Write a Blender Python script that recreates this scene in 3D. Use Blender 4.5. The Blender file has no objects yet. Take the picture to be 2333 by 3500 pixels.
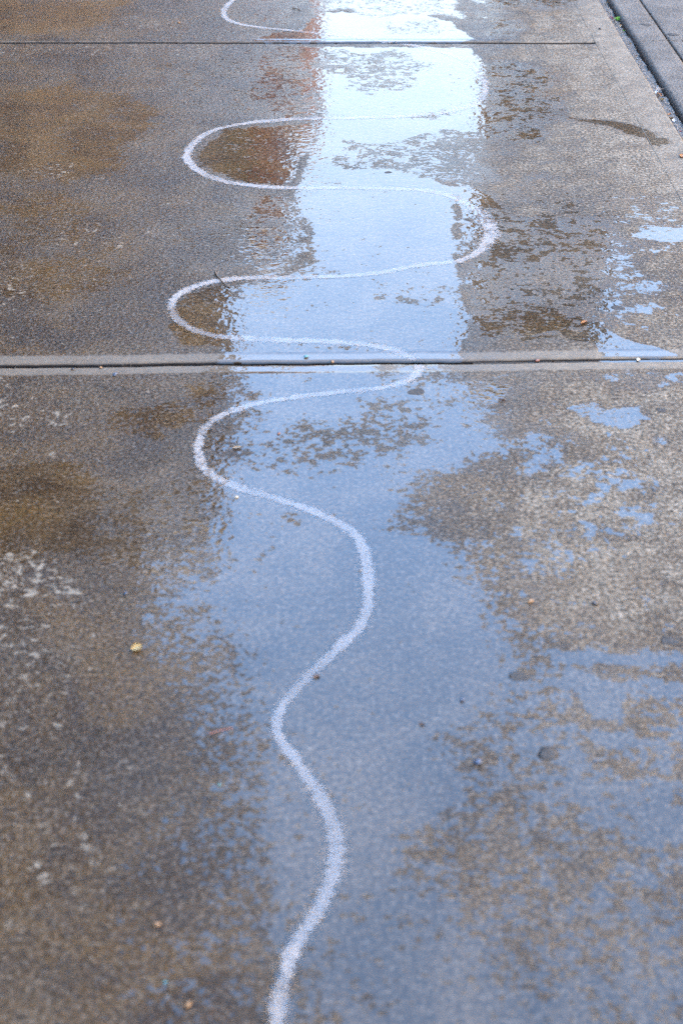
import bpy, bmesh, math, random
import numpy as np

random.seed(7)
rng = np.random.default_rng(11)
scene = bpy.context.scene
COL = scene.collection

# ------------------------------------------------------------------ camera
CAM_H = 1.65
PITCH = math.radians(33.4)          # camera looks down by this much
FPX = 4861.0                        # focal length in native photo pixels (50 mm on 24x36)
cd = bpy.data.cameras.new('camera')
cam = bpy.data.objects.new('camera', cd)
COL.objects.link(cam)
scene.camera = cam
cam.location = (0, 0, CAM_H)
cam.rotation_euler = (math.pi / 2 - PITCH, 0, 0)
cd.sensor_fit = 'VERTICAL'
cd.sensor_height = 36.0
cd.sensor_width = 24.0
cd.lens = 50.0
cd.clip_start = 0.05
cd.clip_end = 3000
cd.dof.use_dof = True
cd.dof.focus_distance = 4.55
cd.dof.aperture_fstop = 3.4
cd.dof.aperture_blades = 0

# ------------------------------------------------------------------ world, sun, exposure
SUN_EL, SUN_ROT = math.radians(50), math.radians(263)
world = bpy.data.worlds.new('World')
scene.world = world
world.use_nodes = True
wn = world.node_tree.nodes
sky = wn.new('ShaderNodeTexSky')
sky.sky_type = 'NISHITA'
sky.sun_disc = False
sky.sun_elevation = SUN_EL
sky.sun_rotation = SUN_ROT
sky.air_density = 1.0
sky.dust_density = 1.0
sky.ozone_density = 1.0
# thin high cloud veil over the whole sky
wl = world.node_tree.links
wtc = wn.new('ShaderNodeTexCoord')
wnz = wn.new('ShaderNodeTexNoise')
wnz.inputs['Scale'].default_value = 2.2
wnz.inputs['Detail'].default_value = 5
wnz.inputs['Roughness'].default_value = .55
wl.new(wtc.outputs['Generated'], wnz.inputs['Vector'])
wmr = wn.new('ShaderNodeMapRange')
wmr.inputs[1].default_value, wmr.inputs[2].default_value = .3, .7
wmr.inputs[3].default_value, wmr.inputs[4].default_value = .46, .62
wl.new(wnz.outputs['Fac'], wmr.inputs[0])
wmx = wn.new('ShaderNodeMix')
wmx.data_type = 'RGBA'
wl.new(wmr.outputs[0], wmx.inputs[0])
wl.new(sky.outputs[0], wmx.inputs[6])
# the veil is whiter low down, blue overhead, the same all round
wvc = wn.new('ShaderNodeMix')
wvc.data_type = 'RGBA'
wvc.inputs[6].default_value = (2.8, 3.2, 3.5, 1)
wvc.inputs[7].default_value = (1.15, 2.35, 4.5, 1)
wvr = wn.new('ShaderNodeMapRange')
wvr.interpolation_type = 'SMOOTHSTEP'
wvr.inputs[1].default_value, wvr.inputs[2].default_value = .22, .55
wl.new(wvr.outputs[0], wvc.inputs[0])
wl.new(wvc.outputs[2], wmx.inputs[7])
# a little dimmer towards the hazy horizon, the same all round
wse = wn.new('ShaderNodeSeparateXYZ')
wl.new(wtc.outputs['Generated'], wse.inputs[0])
whz = wn.new('ShaderNodeMapRange')
whz.interpolation_type = 'SMOOTHSTEP'
whz.inputs[1].default_value, whz.inputs[2].default_value = .15, .62
whz.inputs[3].default_value, whz.inputs[4].default_value = .60, 1.28
wl.new(wse.outputs[2], whz.inputs[0])
wl.new(wse.outputs[2], wvr.inputs[0])
wsc = wn.new('ShaderNodeVectorMath')
wsc.operation = 'SCALE'
wl.new(wmx.outputs[2], wsc.inputs[0])
wl.new(whz.outputs[0], wsc.inputs['Scale'])
wl.new(wsc.outputs[0], wn['Background'].inputs[0])
wn['Background'].inputs[1].default_value = 0.15

sd = bpy.data.lights.new('sun', 'SUN')
sun = bpy.data.objects.new('sun', sd)
COL.objects.link(sun)
sd.energy = 4.0
sd.angle = math.radians(0.5)
sd.color = (1.0, 0.84, 0.64)
sun.location = (20, -20, 40)
sun.rotation_euler = (math.pi / 2 - SUN_EL, 0, math.pi - SUN_ROT)

scene.view_settings.view_transform = 'Standard'
scene.view_settings.look = 'None'
scene.view_settings.gamma = 1.0
scene.view_settings.use_curve_mapping = False
scene.view_settings.exposure = 3.98
scene.render.engine = 'CYCLES'
scene.cycles.use_denoising = False
scene.cycles.max_bounces = 6
scene.cycles.diffuse_bounces = 3
scene.cycles.glossy_bounces = 3
scene.cycles.transparent_max_bounces = 8
scene.cycles.filter_width = 1.3

# ------------------------------------------------------------------ helpers
def G(px, py):
    """ground point (metres) of a point measured in the full-view photo (1568 x 2352)"""
    px, py = px * 1.488, py * 1.488
    u = (px - 1166.5) / FPX
    v = (1750.0 - py) / FPX
    f = math.cos(PITCH) + v * math.sin(PITCH)
    d = math.sin(PITCH) - v * math.cos(PITCH)
    t = CAM_H / d
    return (u * t, f * t)

def poly(pts):
    return np.array([G(*p) for p in pts])

def tag(o, label=None, cat=None, group=None, kind=None):
    if label: o['label'] = label
    if cat: o['category'] = cat
    if group: o['group'] = group
    if kind: o['kind'] = kind
    return o

def link(o, parent=None):
    COL.objects.link(o)
    if parent is not None:
        o.parent = parent
    return o

def empty(name, loc=(0, 0, 0), rz=0.0):
    o = bpy.data.objects.new(name, None)
    o.location = loc
    o.rotation_euler = (0, 0, rz)
    o.empty_display_size = 0.1
    return link(o)

def mesh_obj(name, bm, mat, parent=None, smooth=True, loc=None):
    me = bpy.data.meshes.new(name)
    bmesh.ops.recalc_face_normals(bm, faces=bm.faces)
    bm.to_mesh(me)
    bm.free()
    if mat: me.materials.append(mat)
    if smooth:
        me.polygons.foreach_set('use_smooth', [True] * len(me.polygons))
    o = bpy.data.objects.new(name, me)
    if loc: o.location = loc
    return link(o, parent)

def box(bm, x0, x1, y0, y1, z0, z1):
    vs = [bm.verts.new((x, y, z)) for z in (z0, z1) for y in (y0, y1) for x in (x0, x1)]
    for a, b, c, d in ((0, 2, 3, 1), (4, 5, 7, 6), (0, 1, 5, 4), (2, 6, 7, 3), (0, 4, 6, 2), (1, 3, 7, 5)):
        bm.faces.new((vs[a], vs[b], vs[c], vs[d]))

# ---- node helper
class NT:
    def __init__(self, name):
        self.m = bpy.data.materials.new(name)
        self.m.use_nodes = True
        self.t = self.m.node_tree
        self.n = self.t.nodes
        self.b = self.n['Principled BSDF']
        self.out = self.n['Material Output']
    def L(self, a, b): self.t.links.new(a, b)
    def put(self, sock, v):
        if isinstance(v, bpy.types.NodeSocket): self.L(v, sock)
        elif v is not None: sock.default_value = v
    def node(self, kind, **kw):
        n = self.n.new(kind)
        for k, v in kw.items(): setattr(n, k, v)
        return n
    def math(self, op, a, b=None, c=None, clamp=False):
        n = self.node('ShaderNodeMath', operation=op, use_clamp=clamp)
        self.put(n.inputs[0], a)
        if b is not None: self.put(n.inputs[1], b)
        if c is not None: self.put(n.inputs[2], c)
        return n.outputs[0]
    def noise(self, vec, scale, detail=2.0, rough=0.5, dist=0.0):
        n = self.node('ShaderNodeTexNoise')
        if vec is not None: self.L(vec, n.inputs['Vector'])
        n.inputs['Scale'].default_value = scale
        n.inputs['Detail'].default_value = detail
        n.inputs['Roughness'].default_value = rough
        n.inputs['Distortion'].default_value = dist
        return n.outputs['Fac']
    def step(self, v, a, b, lo=0.0, hi=1.0):
        n = self.node('ShaderNodeMapRange', interpolation_type='SMOOTHSTEP')
        self.put(n.inputs[0], v)
        self.put(n.inputs[1], a); self.put(n.inputs[2], b)
        self.put(n.inputs[3], lo); self.put(n.inputs[4], hi)
        return n.outputs[0]
    def mix(self, f, a, b, blend='MIX'):
        n = self.node('ShaderNodeMix', data_type='RGBA', blend_type=blend)
        self.put(n.inputs[0], f)
        self.put(n.inputs[6], a if isinstance(a, bpy.types.NodeSocket) else (*a, 1))
        self.put(n.inputs[7], b if isinstance(b, bpy.types.NodeSocket) else (*b, 1))
        return n.outputs[2]
    def mixf(self, f, a, b):
        n = self.node('ShaderNodeMix', data_type='FLOAT')
        self.put(n.inputs[0], f); self.put(n.inputs[2], a); self.put(n.inputs[3], b)
        return n.outputs[0]

def simple_mat(name, col, rough=0.7, var=0.25, scale=40.0, bump=0.0, bscale=None, col2=None):
    k = NT(name)
    geo = k.node('ShaderNodeNewGeometry')
    nz = k.noise(geo.outputs['Position'], scale, 4, 0.6)
    c2 = col2 or tuple(c * (1 - var) for c in col)
    c = k.mix(k.step(nz, 0.35, 0.65), col, c2)
    k.L(c, k.b.inputs['Base Color'])
    k.b.inputs['Roughness'].default_value = rough
    if bump:
        nb = k.noise(geo.outputs['Position'], bscale or scale * 2, 3, 0.6)
        b = k.node('ShaderNodeBump')
        b.inputs['Strength'].default_value = 1.0
        b.inputs['Distance'].default_value = bump
        k.L(nb, b.inputs['Height'])
        k.L(b.outputs[0], k.b.inputs['Normal'])
    return k.m

# ------------------------------------------------------------------ wetness of the pavement
# Layers laid over each other: polygon (photo points carried to the ground), edge softness in metres,
# then the values it brings: lvl = water level above the concrete in mm, damp 0..1, smooth = trowelled 0..1,
# pale = amount of pale flecks, brown = staining, plus lens falloff in the near left corner.  meso = amount of centimetre-scale unevenness
KEYS = ('lvl', 'damp', 'trow', 'pale', 'brown', 'meso')
BASE = dict(lvl=-0.75, damp=0.8, trow=0.0, pale=0.15, brown=0.35, meso=0.35)
LAYERS = [
    # whole left side: saturated, brown
    ([(-400, -100), (640, -100), (640, 300), (600, 500), (440, 840), (420, 1150), (560, 1600), (560, 2500), (-600, 2500)], .25,
     dict(lvl=-.45, damp=1.0, brown=.85, meso=.3, pale=.55)),
    # right side, drier
    ([(1160, -100), (1700, -100), (1700, 1500), (1240, 1500), (1180, 1250), (1180, 860), (1300, 760), (1250, 560), (1130, 400)], .16,
     dict(lvl=-1.2, damp=.45, brown=.2, meso=.7, pale=.1)),
    ([(1180, 1000), (1568, 940), (1700, 1520), (1300, 1480), (1220, 1300), (1130, 1180)], .16,
     dict(lvl=-.6, damp=.4, brown=.1, meso=1.0)),
    ([(1080, 150), (1180, 140), (1330, 160), (1330, 230), (1230, 330), (1110, 320)], .05, dict(damp=1.0, brown=1.0, lvl=-.05, meso=1.1)),
    ([(1080, -40), (1330, -40), (1330, 60), (1120, 90)], .05, dict(damp=1.0, brown=1.0, lvl=-.1, meso=1.0)),
    ([(1180, 20), (1420, 20), (1500, 200), (1568, 400), (1700, 600), (1560, 560), (1300, 220)], .1, dict(damp=.22, lvl=-1.4)),
    # smooth brown film patches on the left
    ([(-20, 215), (160, 190), (330, 215), (390, 260), (300, 330), (310, 400), (150, 440), (-20, 400)], .09, dict(lvl=.28, brown=1.0)),
    ([(-20, 620), (200, 560), (330, 620), (250, 680), (60, 700), (-20, 690)], .1, dict(lvl=.1, brown=1.0)),
    ([(360, 150), (520, 150), (640, 190), (600, 215), (420, 200)], .06, dict(lvl=.15, brown=1.0)),
    ([(-60, 0), (300, 0), (250, 60), (130, 80), (-60, 80)], .08, dict(lvl=.25, brown=1.0)),
    ([(-20, 480), (120, 440), (300, 490), (200, 560), (-20, 590)], .09, dict(lvl=.1, brown=1.0)),
    ([(-60, 1060), (120, 1060), (225, 1100), (215, 1190), (250, 1260), (120, 1280), (-60, 1270)], .05, dict(lvl=.35, brown=1.0, meso=.2)),
    ([(250, 930), (420, 900), (470, 960), (440, 985), (300, 990)], .04, dict(lvl=.2, brown=1.0)),
    # glistening, half drained fields between brown left and the pool
    ([(420, 110), (700, 105), (740, 180), (720, 260), (640, 270), (440, 260), (380, 190)], .06, dict(lvl=-.12, brown=.2, meso=.25)),
    ([(380, 520), (560, 470), (720, 470), (730, 600), (540, 640), (400, 620)], .05, dict(lvl=-.1, brown=.25, meso=.25)),
    ([(625, 105), (715, 105), (748, 225), (738, 282), (640, 275), (590, 190)], .03, dict(lvl=.1, meso=.6, brown=.3)),
    ([(590, 455), (700, 455), (735, 480), (735, 600), (650, 640), (600, 630), (560, 560)], .05, dict(lvl=.14, meso=.45)),
    # inside the chalk loops: thin clear film
    ([(455, 345), (520, 295), (740, 282), (720, 330), (690, 380), (680, 425), (560, 425), (470, 385)], .02, dict(lvl=.42, brown=1.0, meso=.35)),
    ([(400, 680), (470, 655), (540, 660), (560, 700), (560, 800), (420, 790), (405, 740)], .025, dict(lvl=.45, brown=1.0, meso=.4)),
    ([(560, 95), (700, 95), (700, 70), (640, 70)], .02, dict(lvl=.2, brown=.8)),
    ([(1180, 420), (1560, 440), (1600, 520), (1500, 620), (1568, 700), (1500, 760), (1300, 740), (1200, 600)], .08, dict(lvl=-.28, damp=.6, meso=1.35)),
    # the long pool, middle slab
    ([(690, 108), (1086, 108), (1112, 150), (1112, 200), (1118, 290), (1110, 325), (1010, 372), (985, 405), (1060, 445), (1046, 480),
      (1040, 520), (1052, 570), (1046, 610), (1060, 660), (1082, 725), (1078, 760), (1060, 790), (1070, 833), (500, 836), (510, 806),
      (530, 690), (560, 655), (680, 640), (715, 600), (708, 540), (690, 470), (682, 430), (690, 380), (720, 330), (740, 282), (745, 230), (715, 170)], .014,
     dict(lvl=.62, damp=1.0, brown=.3, meso=.5)),
    # rough streaks standing out of it
    ([(715, 115), (930, 118), (985, 150), (960, 185), (850, 215), (770, 170), (720, 150)], .05, dict(lvl=-.02, meso=.6)),
    ([(745, 385), (800, 330), (900, 318), (1010, 292), (1110, 300), (1116, 400), (1090, 440), (985, 408), (900, 385), (800, 398)], .03, dict(lvl=.02, meso=.7)),
    ([(1020, 330), (1110, 320), (1140, 400), (1110, 430), (1000, 405)], .03, dict(lvl=-.12, meso=.4, damp=1, brown=.2)),
    ([(930, 262), (1010, 250), (1060, 262), (1000, 275), (930, 275)], .02, dict(lvl=.2, meso=.7)),
    ([(800, 690), (860, 655), (960, 660), (980, 640), (1040, 650), (1050, 700), (980, 700), (900, 705), (830, 725)], .03, dict(lvl=.3, meso=.9)),
    ([(690, 700), (760, 690), (750, 725), (690, 722)], .015, dict(lvl=.3, meso=.9)),
    ([(640, 790), (980, 785), (1000, 806), (640, 806)], .02, dict(lvl=.25, meso=.5)),
    ([(560, 640), (740, 600), (790, 620), (740, 660), (600, 665)], .03, dict(lvl=.25, meso=.5)),
    # brown, soaked patch right of the pool with water blobs
    ([(1000, 425), (1110, 440), (1180, 500), (1350, 500), (1470, 560), (1420, 640), (1240, 700), (1200, 740), (1085, 745), (1060, 620), (1140, 545), (1060, 470)], .03,
     dict(lvl=.0, damp=1.0, brown=.8, meso=1.3, trow=.15)),
    ([(1240, 600), (1480, 590), (1450, 690), (1480, 740), (1200, 770), (1180, 740), (1180, 660)], .05, dict(lvl=-.08, damp=.8, brown=.25, meso=1.3)),
    ([(1085, 730), (1200, 690), (1330, 725), (1330, 755), (1220, 765), (1110, 778)], .015, dict(lvl=.25, damp=1.0, brown=.9, meso=.7)),
    ([(1000, 425), (1060, 430), (1120, 450), (1150, 480), (1080, 462)], .008, dict(lvl=.7, brown=1.0, meso=.5)),
    ([(1052, 462), (1078, 448), (1106, 462), (1110, 495), (1122, 524), (1092, 505), (1064, 500)], .006, dict(lvl=.9, meso=.2)),
    ([(1052, 500), (1092, 505), (1118, 530), (1090, 570), (1054, 586)], .008, dict(lvl=.35, meso=1.0, brown=1.0)),
    # sky puddles at the right edge
    ([(1440, 543), (1500, 521), (1545, 524), (1720, 520), (1720, 560), (1490, 552)], .007, dict(lvl=.9, damp=1.0, meso=.3)),
    ([(1280, 763), (1300, 757), (1330, 765), (1355, 747), (1378, 743), (1400, 762), (1432, 775), (1470, 786), (1530, 803), (1560, 818), (1380, 822), (1366, 795), (1310, 778)], .006,
     dict(lvl=.9, damp=1.0, meso=.25)),
    ([(1195, 778), (1215, 765), (1240, 752), (1290, 749), (1290, 754), (1245, 758), (1225, 772), (1280, 768), (1280, 774), (1200, 784)], .003, dict(lvl=.6, damp=1, meso=.1)),
    ([(1400, 640), (1500, 650), (1535, 670), (1480, 685), (1410, 665)], .02, dict(lvl=.25, damp=.9, meso=.6)),
    ([(1450, 700), (1510, 700), (1500, 725), (1450, 725)], .015, dict(lvl=.3, damp=.9, meso=.6)),
    # long dark trickle and drop by the edge
    ([(1290, 268), (1400, 276), (1450, 284), (1490, 300), (1515, 312), (1480, 318), (1430, 304), (1400, 290), (1330, 280)], .006, dict(lvl=.4, damp=1.0, brown=.35, meso=.3)),
    ([(1478, 308), (1505, 314), (1532, 317), (1540, 329), (1515, 338), (1488, 331)], .003, dict(lvl=.9, damp=1.0, brown=.6, meso=.1)),
    ([(1180, 268), (1300, 262), (1320, 280), (1200, 285)], .03, dict(damp=.9, brown=.7)),
    ([(1200, 400), (1250, 395), (1260, 410), (1210, 420)], .02, dict(damp=.9, brown=.7)),
    # top slab pool
    ([(660, 92), (700, 60), (740, 30), (790, 26), (860, 40), (940, 30), (1040, 50), (1085, 88), (1050, 96), (660, 97)], .012, dict(lvl=.7, damp=1, brown=.3, meso=.45)),
    ([(690, -60), (1040, -60), (1060, 40), (940, 30), (860, 45), (800, 25), (720, 30)], .03, dict(lvl=.15, damp=1, meso=.5)),
    ([(870, 50), (1000, 40), (1050, 70), (960, 85), (880, 75)], .02, dict(lvl=.18, damp=1, meso=.5)),
    ([(560, -20), (700, -20), (680, 60), (600, 60), (540, 30)], .04, dict(lvl=-.12, damp=1, brown=.2)),
    # lower slab: broad pool
    ([(500, 838), (1030, 833), (1040, 852), (1180, 856), (1186, 900), (1165, 960), (1215, 1020), (1300, 1030), (1290, 1065), (1190, 1080), (1120, 1060), (1010, 1100), (985, 1180),
      (1080, 1280), (1110, 1330), (1190, 1440), (1260, 1500), (1290, 1580), (1230, 1650), (1080, 1720), (1090, 1780), (1250, 1800), (1210, 1880),
      (1110, 1900), (1020, 1990), (1080, 2090), (1250, 2230), (1400, 2300), (1500, 2500), (620, 2500), (600, 2200), (560, 1950), (500, 1700), (440, 1500), (330, 1350), (215, 1240),
      (240, 1170), (400, 1130), (450, 1100), (440, 1000), (480, 930), (510, 880)], .15, dict(lvl=.62, damp=1.0, brown=.3, meso=.3)),
    ([(440, 880), (560, 850), (600, 960), (560, 1080), (470, 1050), (440, 960)], .04, dict(lvl=.1, brown=.9, damp=1, meso=.7)),
    ([(540, 1020), (760, 960), (880, 900), (960, 880), (1000, 960), (900, 1060), (720, 1130), (600, 1100)], .06, dict(lvl=.12, meso=.7)),
    ([(250, 1150), (420, 1100), (520, 1180), (480, 1300), (380, 1340), (280, 1240)], .12, dict(lvl=.02, meso=.15, damp=1)),
    ([(640, 1180), (700, 1175), (720, 1210), (660, 1215)], .02, dict(lvl=.25, meso=.9)),
    ([(560, 1260), (640, 1260), (640, 1310), (570, 1310)], .02, dict(lvl=.3, meso=.9)),
    ([(910, 870), (1060, 862), (1150, 880), (1150, 930), (1040, 960), (960, 930)], .03, dict(lvl=.2, meso=.6)),
    ([(1085, 905), (1120, 890), (1170, 880), (1168, 905), (1140, 925), (1110, 925)], .006, dict(lvl=.6, brown=1.0, meso=.6)),
    ([(400, 1400), (560, 1500), (620, 1700), (640, 2000), (640, 2400), (400, 2400), (380, 1900)], .22, dict(lvl=.0, meso=.1, damp=1)),
    ([(700, 2000), (1050, 2000), (1300, 2280), (1300, 2500), (700, 2500)], .2, dict(lvl=.38, meso=.5, damp=1)),
    # right part of the lower slab
    ([(1250, 1480), (1720, 1480), (1720, 2500), (1300, 2500), (1150, 1900)], .15, dict(lvl=.02, damp=.8, brown=.3, meso=.7)),
    ([(1380, 2120), (1720, 2060), (1720, 2500), (1300, 2500), (1250, 2300)], .15, dict(lvl=.35, damp=1.0, meso=.35)),
    ([(1180, 960), (1260, 940), (1330, 1000), (1330, 1060), (1230, 1120), (1140, 1100)], .06, dict(lvl=.02, damp=.8, meso=1.1)),
    ([(1230, 1090), (1420, 1060), (1500, 1180), (1400, 1240), (1240, 1200)], .12, dict(lvl=-.2, damp=.4, meso=1.3)),
    ([(1060, 1200), (1230, 1180), (1300, 1330), (1200, 1420), (1110, 1330)], .12, dict(lvl=.05, damp=.6, brown=.2, meso=.45)),
    ([(1270, 925), (1380, 925), (1390, 940), (1470, 930), (1490, 960), (1430, 985), (1370, 975), (1330, 960)], .012, dict(lvl=.35, damp=.8, meso=.3)),
    ([(1230, 850), (1420, 855), (1560, 855), (1560, 880), (1480, 900), (1400, 885), (1250, 875)], .03, dict(lvl=-.05, damp=.8, meso=.9)),
    ([(1480, 1005), (1530, 1000), (1525, 1020), (1490, 1022)], .008, dict(lvl=.2, damp=.8)),
    ([(1190, 1040), (1260, 1030), (1300, 1058), (1250, 1080), (1205, 1070)], .01, dict(lvl=.35, damp=.9)),
    ([(1240, 1492), (1330, 1500), (1420, 1508), (1720, 1500), (1720, 1530), (1460, 1522), (1330, 1518), (1280, 1520)], .008, dict(lvl=.5, damp=.9, meso=.4)),
    ([(1290, 1540), (1380, 1560), (1720, 1580), (1720, 1605), (1460, 1600), (1330, 1590), (1280, 1570)], .012, dict(lvl=.4, damp=.9, meso=.4)),
    ([(1330, 1595), (1390, 1590), (1440, 1610), (1420, 1650), (1350, 1650)], .01, dict(lvl=.5, damp=.9, meso=.3)),
    ([(1210, 1640), (1290, 1650), (1400, 1680), (1500, 1700), (1440, 1720), (1330, 1700), (1240, 1680)], .015, dict(lvl=.35, damp=.9, meso=.5)),
    ([(1240, 1800), (1340, 1790), (1420, 1830), (1720, 1800), (1720, 1980), (1500, 1950), (1400, 1900), (1300, 1860)], .05, dict(lvl=.5, damp=.95, meso=.7)),
    ([(980, 1930), (1120, 1880), (1350, 1950), (1500, 2060), (1500, 2150), (1380, 2230), (1200, 2200), (1060, 2080)], .14, dict(lvl=-.08, damp=.9, brown=.45, meso=.4)),
    ([(1060, 1700), (1180, 1620), (1300, 1640), (1340, 1760), (1260, 1840), (1130, 1800)], .08, dict(lvl=.08, damp=.8, meso=.7)),
    ([(-60, 2020), (500, 2080), (620, 2250), (640, 2500), (-60, 2500)], .18, dict(brown=1.0, lvl=-.15)),  # near left corner: lens falloff put into the brown, besides staining
    # pale scaling on the left
    ([(-60, 1260), (110, 1260), (200, 1310), (270, 1340), (200, 1380), (-60, 1400)], .05, dict(pale=1.0)),
    ([(-60, 1400), (120, 1400), (230, 1480), (150, 1600), (-60, 1560)], .06, dict(pale=.8)),
    ([(40, 1880), (200, 1900), (240, 2080), (100, 2080)], .05, dict(pale=.74)),
    ([(70, 1800), (300, 1730), (330, 1780), (100, 1860)], .05, dict(pale=.72)),
    ([(-60, 1580), (140, 1600), (120, 1850), (-60, 1900)], .08, dict(pale=.76)),
    ([(-60, 820), (60, 850), (120, 960), (-60, 1010)], .05, dict(pale=.8)),
    ([(80, 930), (160, 940), (150, 990), (90, 980)], .02, dict(pale=.95)),
    ([(60, 380), (180, 370), (200, 420), (70, 420)], .05, dict(pale=.8)),
    ([(120, 510), (250, 510), (260, 560), (100, 560)], .05, dict(pale=.8)),
    ([(-20, 590), (60, 600), (60, 720), (-20, 720)], .05, dict(pale=.8)),
    ([(-20, 100), (560, 100), (560, 125), (-20, 130)], .03, dict(pale=.75)),
    ([(300, 55), (400, 50), (400, 70), (300, 70)], .03, dict(pale=.9)),
]
LAY = [(poly(p), s, d) for p, s, d in LAYERS]
JA = [G(0, 97), G(1370, 98)]           # far joint
JB = [G(0, 839.5), G(1568, 824)]       # near joint
def jy(J, x):
    (xa, ya), (xb, yb) = J
    x = np.asarray(x, float)
    w = .0022 * np.sin(x * 5.1 + ya) + .0014 * np.sin(x * 13.7 + 2 * ya) + .0007 * np.sin(x * 47 + ya) + .0005 * np.sin(x * 121 + 3 * ya)
    return ya + (yb - ya) * (x - xa) / (xb - xa) + w
X_SCORE, X_EDGE = 1.069, 1.195
MARG = 0.052                            # width of the trowelled margin beside a joint

def sdist(P, pl):
    """signed distance to polygon, positive inside"""
    a = pl; b = np.roll(pl, -1, axis=0)
    best = np.full(len(P), 1e9); inside = np.zeros(len(P), bool)
    for i in range(len(a)):
        e = b[i] - a[i]; w = P - a[i]
        t = np.clip((w @ e) / max(e @ e, 1e-12), 0, 1)
        d = w - t[:, None] * e
        best = np.minimum(best, (d * d).sum(1))
        c = ((a[i][1] > P[:, 1]) != (b[i][1] > P[:, 1]))
        if abs(e[1]) > 1e-12:
            inside ^= c & (P[:, 0] < e[0] * (P[:, 1] - a[i][1]) / e[1] + a[i][0])
    d = np.sqrt(best)
    return np.where(inside, d, -d)

# smooth value noise in numpy, used to make the outlines wander
_tab = rng.random((256, 256))
def vnoise(x, y):
    xi = np.floor(x).astype(int); yi = np.floor(y).astype(int)
    fx = x - xi; fy = y - yi
    fx = fx * fx * (3 - 2 * fx); fy = fy * fy * (3 - 2 * fy)
    g = lambda a, b: _tab[a % 256, b % 256]
    return ((g(xi, yi) * (1 - fx) + g(xi + 1, yi) * fx) * (1 - fy) + (g(xi, yi + 1) * (1 - fx) + g(xi + 1, yi + 1) * fx) * fy) * 2 - 1
def fbm(x, y, s):
    return vnoise(x * s, y * s) + .5 * vnoise(x * s * 2.1 + 9, y * s * 2.1 + 4) + .28 * vnoise(x * s * 4.3 + 31, y * s * 4.3 + 17)

def fields(X, Y):
    P = np.stack([X, Y], 1)
    wob = fbm(X, Y, 9.0)
    wob2 = fbm(X + 5, Y + 2, 34.0)
    out = {k: np.full(len(P), BASE[k]) for k in KEYS}
    for pl, s, d in LAY:
        r = 0.15 + s * 3
        lo = pl.min(0) - r; hi = pl.max(0) + r
        m = (P[:, 0] > lo[0]) & (P[:, 0] < hi[0]) & (P[:, 1] > lo[1]) & (P[:, 1] < hi[1])
        if not m.any(): continue
        sd_ = sdist(P[m], pl) + wob[m] * min(.05, .003 + s * .8) + wob2[m] * min(.008, .0025 + s * .5)
        t = np.clip(sd_ / (2 * s) + .5, 0, 1)
        t = t * t * (3 - 2 * t)
        for k, v in d.items():
            out[k][m] += (v - out[k][m]) * t
    # trowelled margins beside the joints and the edging strip
    for J in (JA, JB):
        dj = np.abs(Y - jy(J, X))
        MG = MARG if J is JB else .020
        t = np.clip((MG - dj + .003 * wob2) / .006 + .5, 0, 1) * (X < X_SCORE)
        out['trow'] = np.maximum(out['trow'], t * .85)
        out['meso'] = out['meso'] * (1 - .6 * t)
        out['lvl'] = out['lvl'] + t * .12
        out['damp'] = out['damp'] * (1 - .22 * t)
        lip = np.clip((.011 - dj) / .006, 0, 1)
        out['lvl'] = out['lvl'] * (1 - lip) + lip * np.minimum(out['lvl'], -.25)
    t = np.clip((X - X_SCORE + .035) / .08, 0, 1)
    out['trow'] = np.maximum(out['trow'], t * .45)
    out['damp'] = out['damp'] * (1 - t * .45)
    out['brown'] = out['brown'] * (1 - .6 * t)
    out['pale'] = np.maximum(out['pale'], t * .35)
    return out

def profile(X, Y):
    """height of the slab surface: flat, rounded down into the joints"""
    Z = np.zeros_like(X)
    for J in (JA, JB):
        d = np.abs(Y - jy(J, X)) - (.008 if J is JB else .013)
        r = .006
        q = np.clip((r - d) / r, 0, 1)
        Z -= np.where((d < r) & (X < X_SCORE + .005), r * (1 - np.sqrt(np.clip(1 - q * q, 0, 1))), 0)
        Z -= .0012 * np.clip((MARG - np.abs(Y - jy(J, X))) / .004 + .5, 0, 1) * (X < X_SCORE)
    return Z

def set_attrs(me, X, Y):
    f = fields(X, Y)
    for nm, ks in (('wet', ('lvl', 'damp', 'trow')), ('tone', ('pale', 'brown', 'meso'))):
        a = me.attributes.new(nm, 'FLOAT_VECTOR', 'POINT')
        a.data.foreach_set('vector', np.stack([f[k] for k in ks], 1).astype(np.float32).ravel())

def grid_mesh(name, XX, YY, ZZ):
    """XX, YY, ZZ are (rows, cols)"""
    r, c = XX.shape
    me = bpy.data.meshes.new(name)
    co = np.stack([XX.ravel(), YY.ravel(), ZZ.ravel()], 1).astype(np.float32)
    idx = np.arange(r * c).reshape(r, c)
    q = np.stack([idx[:-1, :-1], idx[:-1, 1:], idx[1:, 1:], idx[1:, :-1]], -1).reshape(-1, 4)
    me.vertices.add(len(co)); me.vertices.foreach_set('co', co.ravel())
    me.loops.add(q.size); me.loops.foreach_set('vertex_index', q.ravel().astype(np.int32))
    me.polygons.add(len(q))
    me.polygons.foreach_set('loop_start', (np.arange(len(q)) * 4).astype(np.int32))
    me.polygons.foreach_set('loop_total', np.full(len(q), 4, np.int32))
    me.polygons.foreach_set('use_smooth', np.ones(len(q), bool))
    me.update(); me.validate()
    return me

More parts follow.
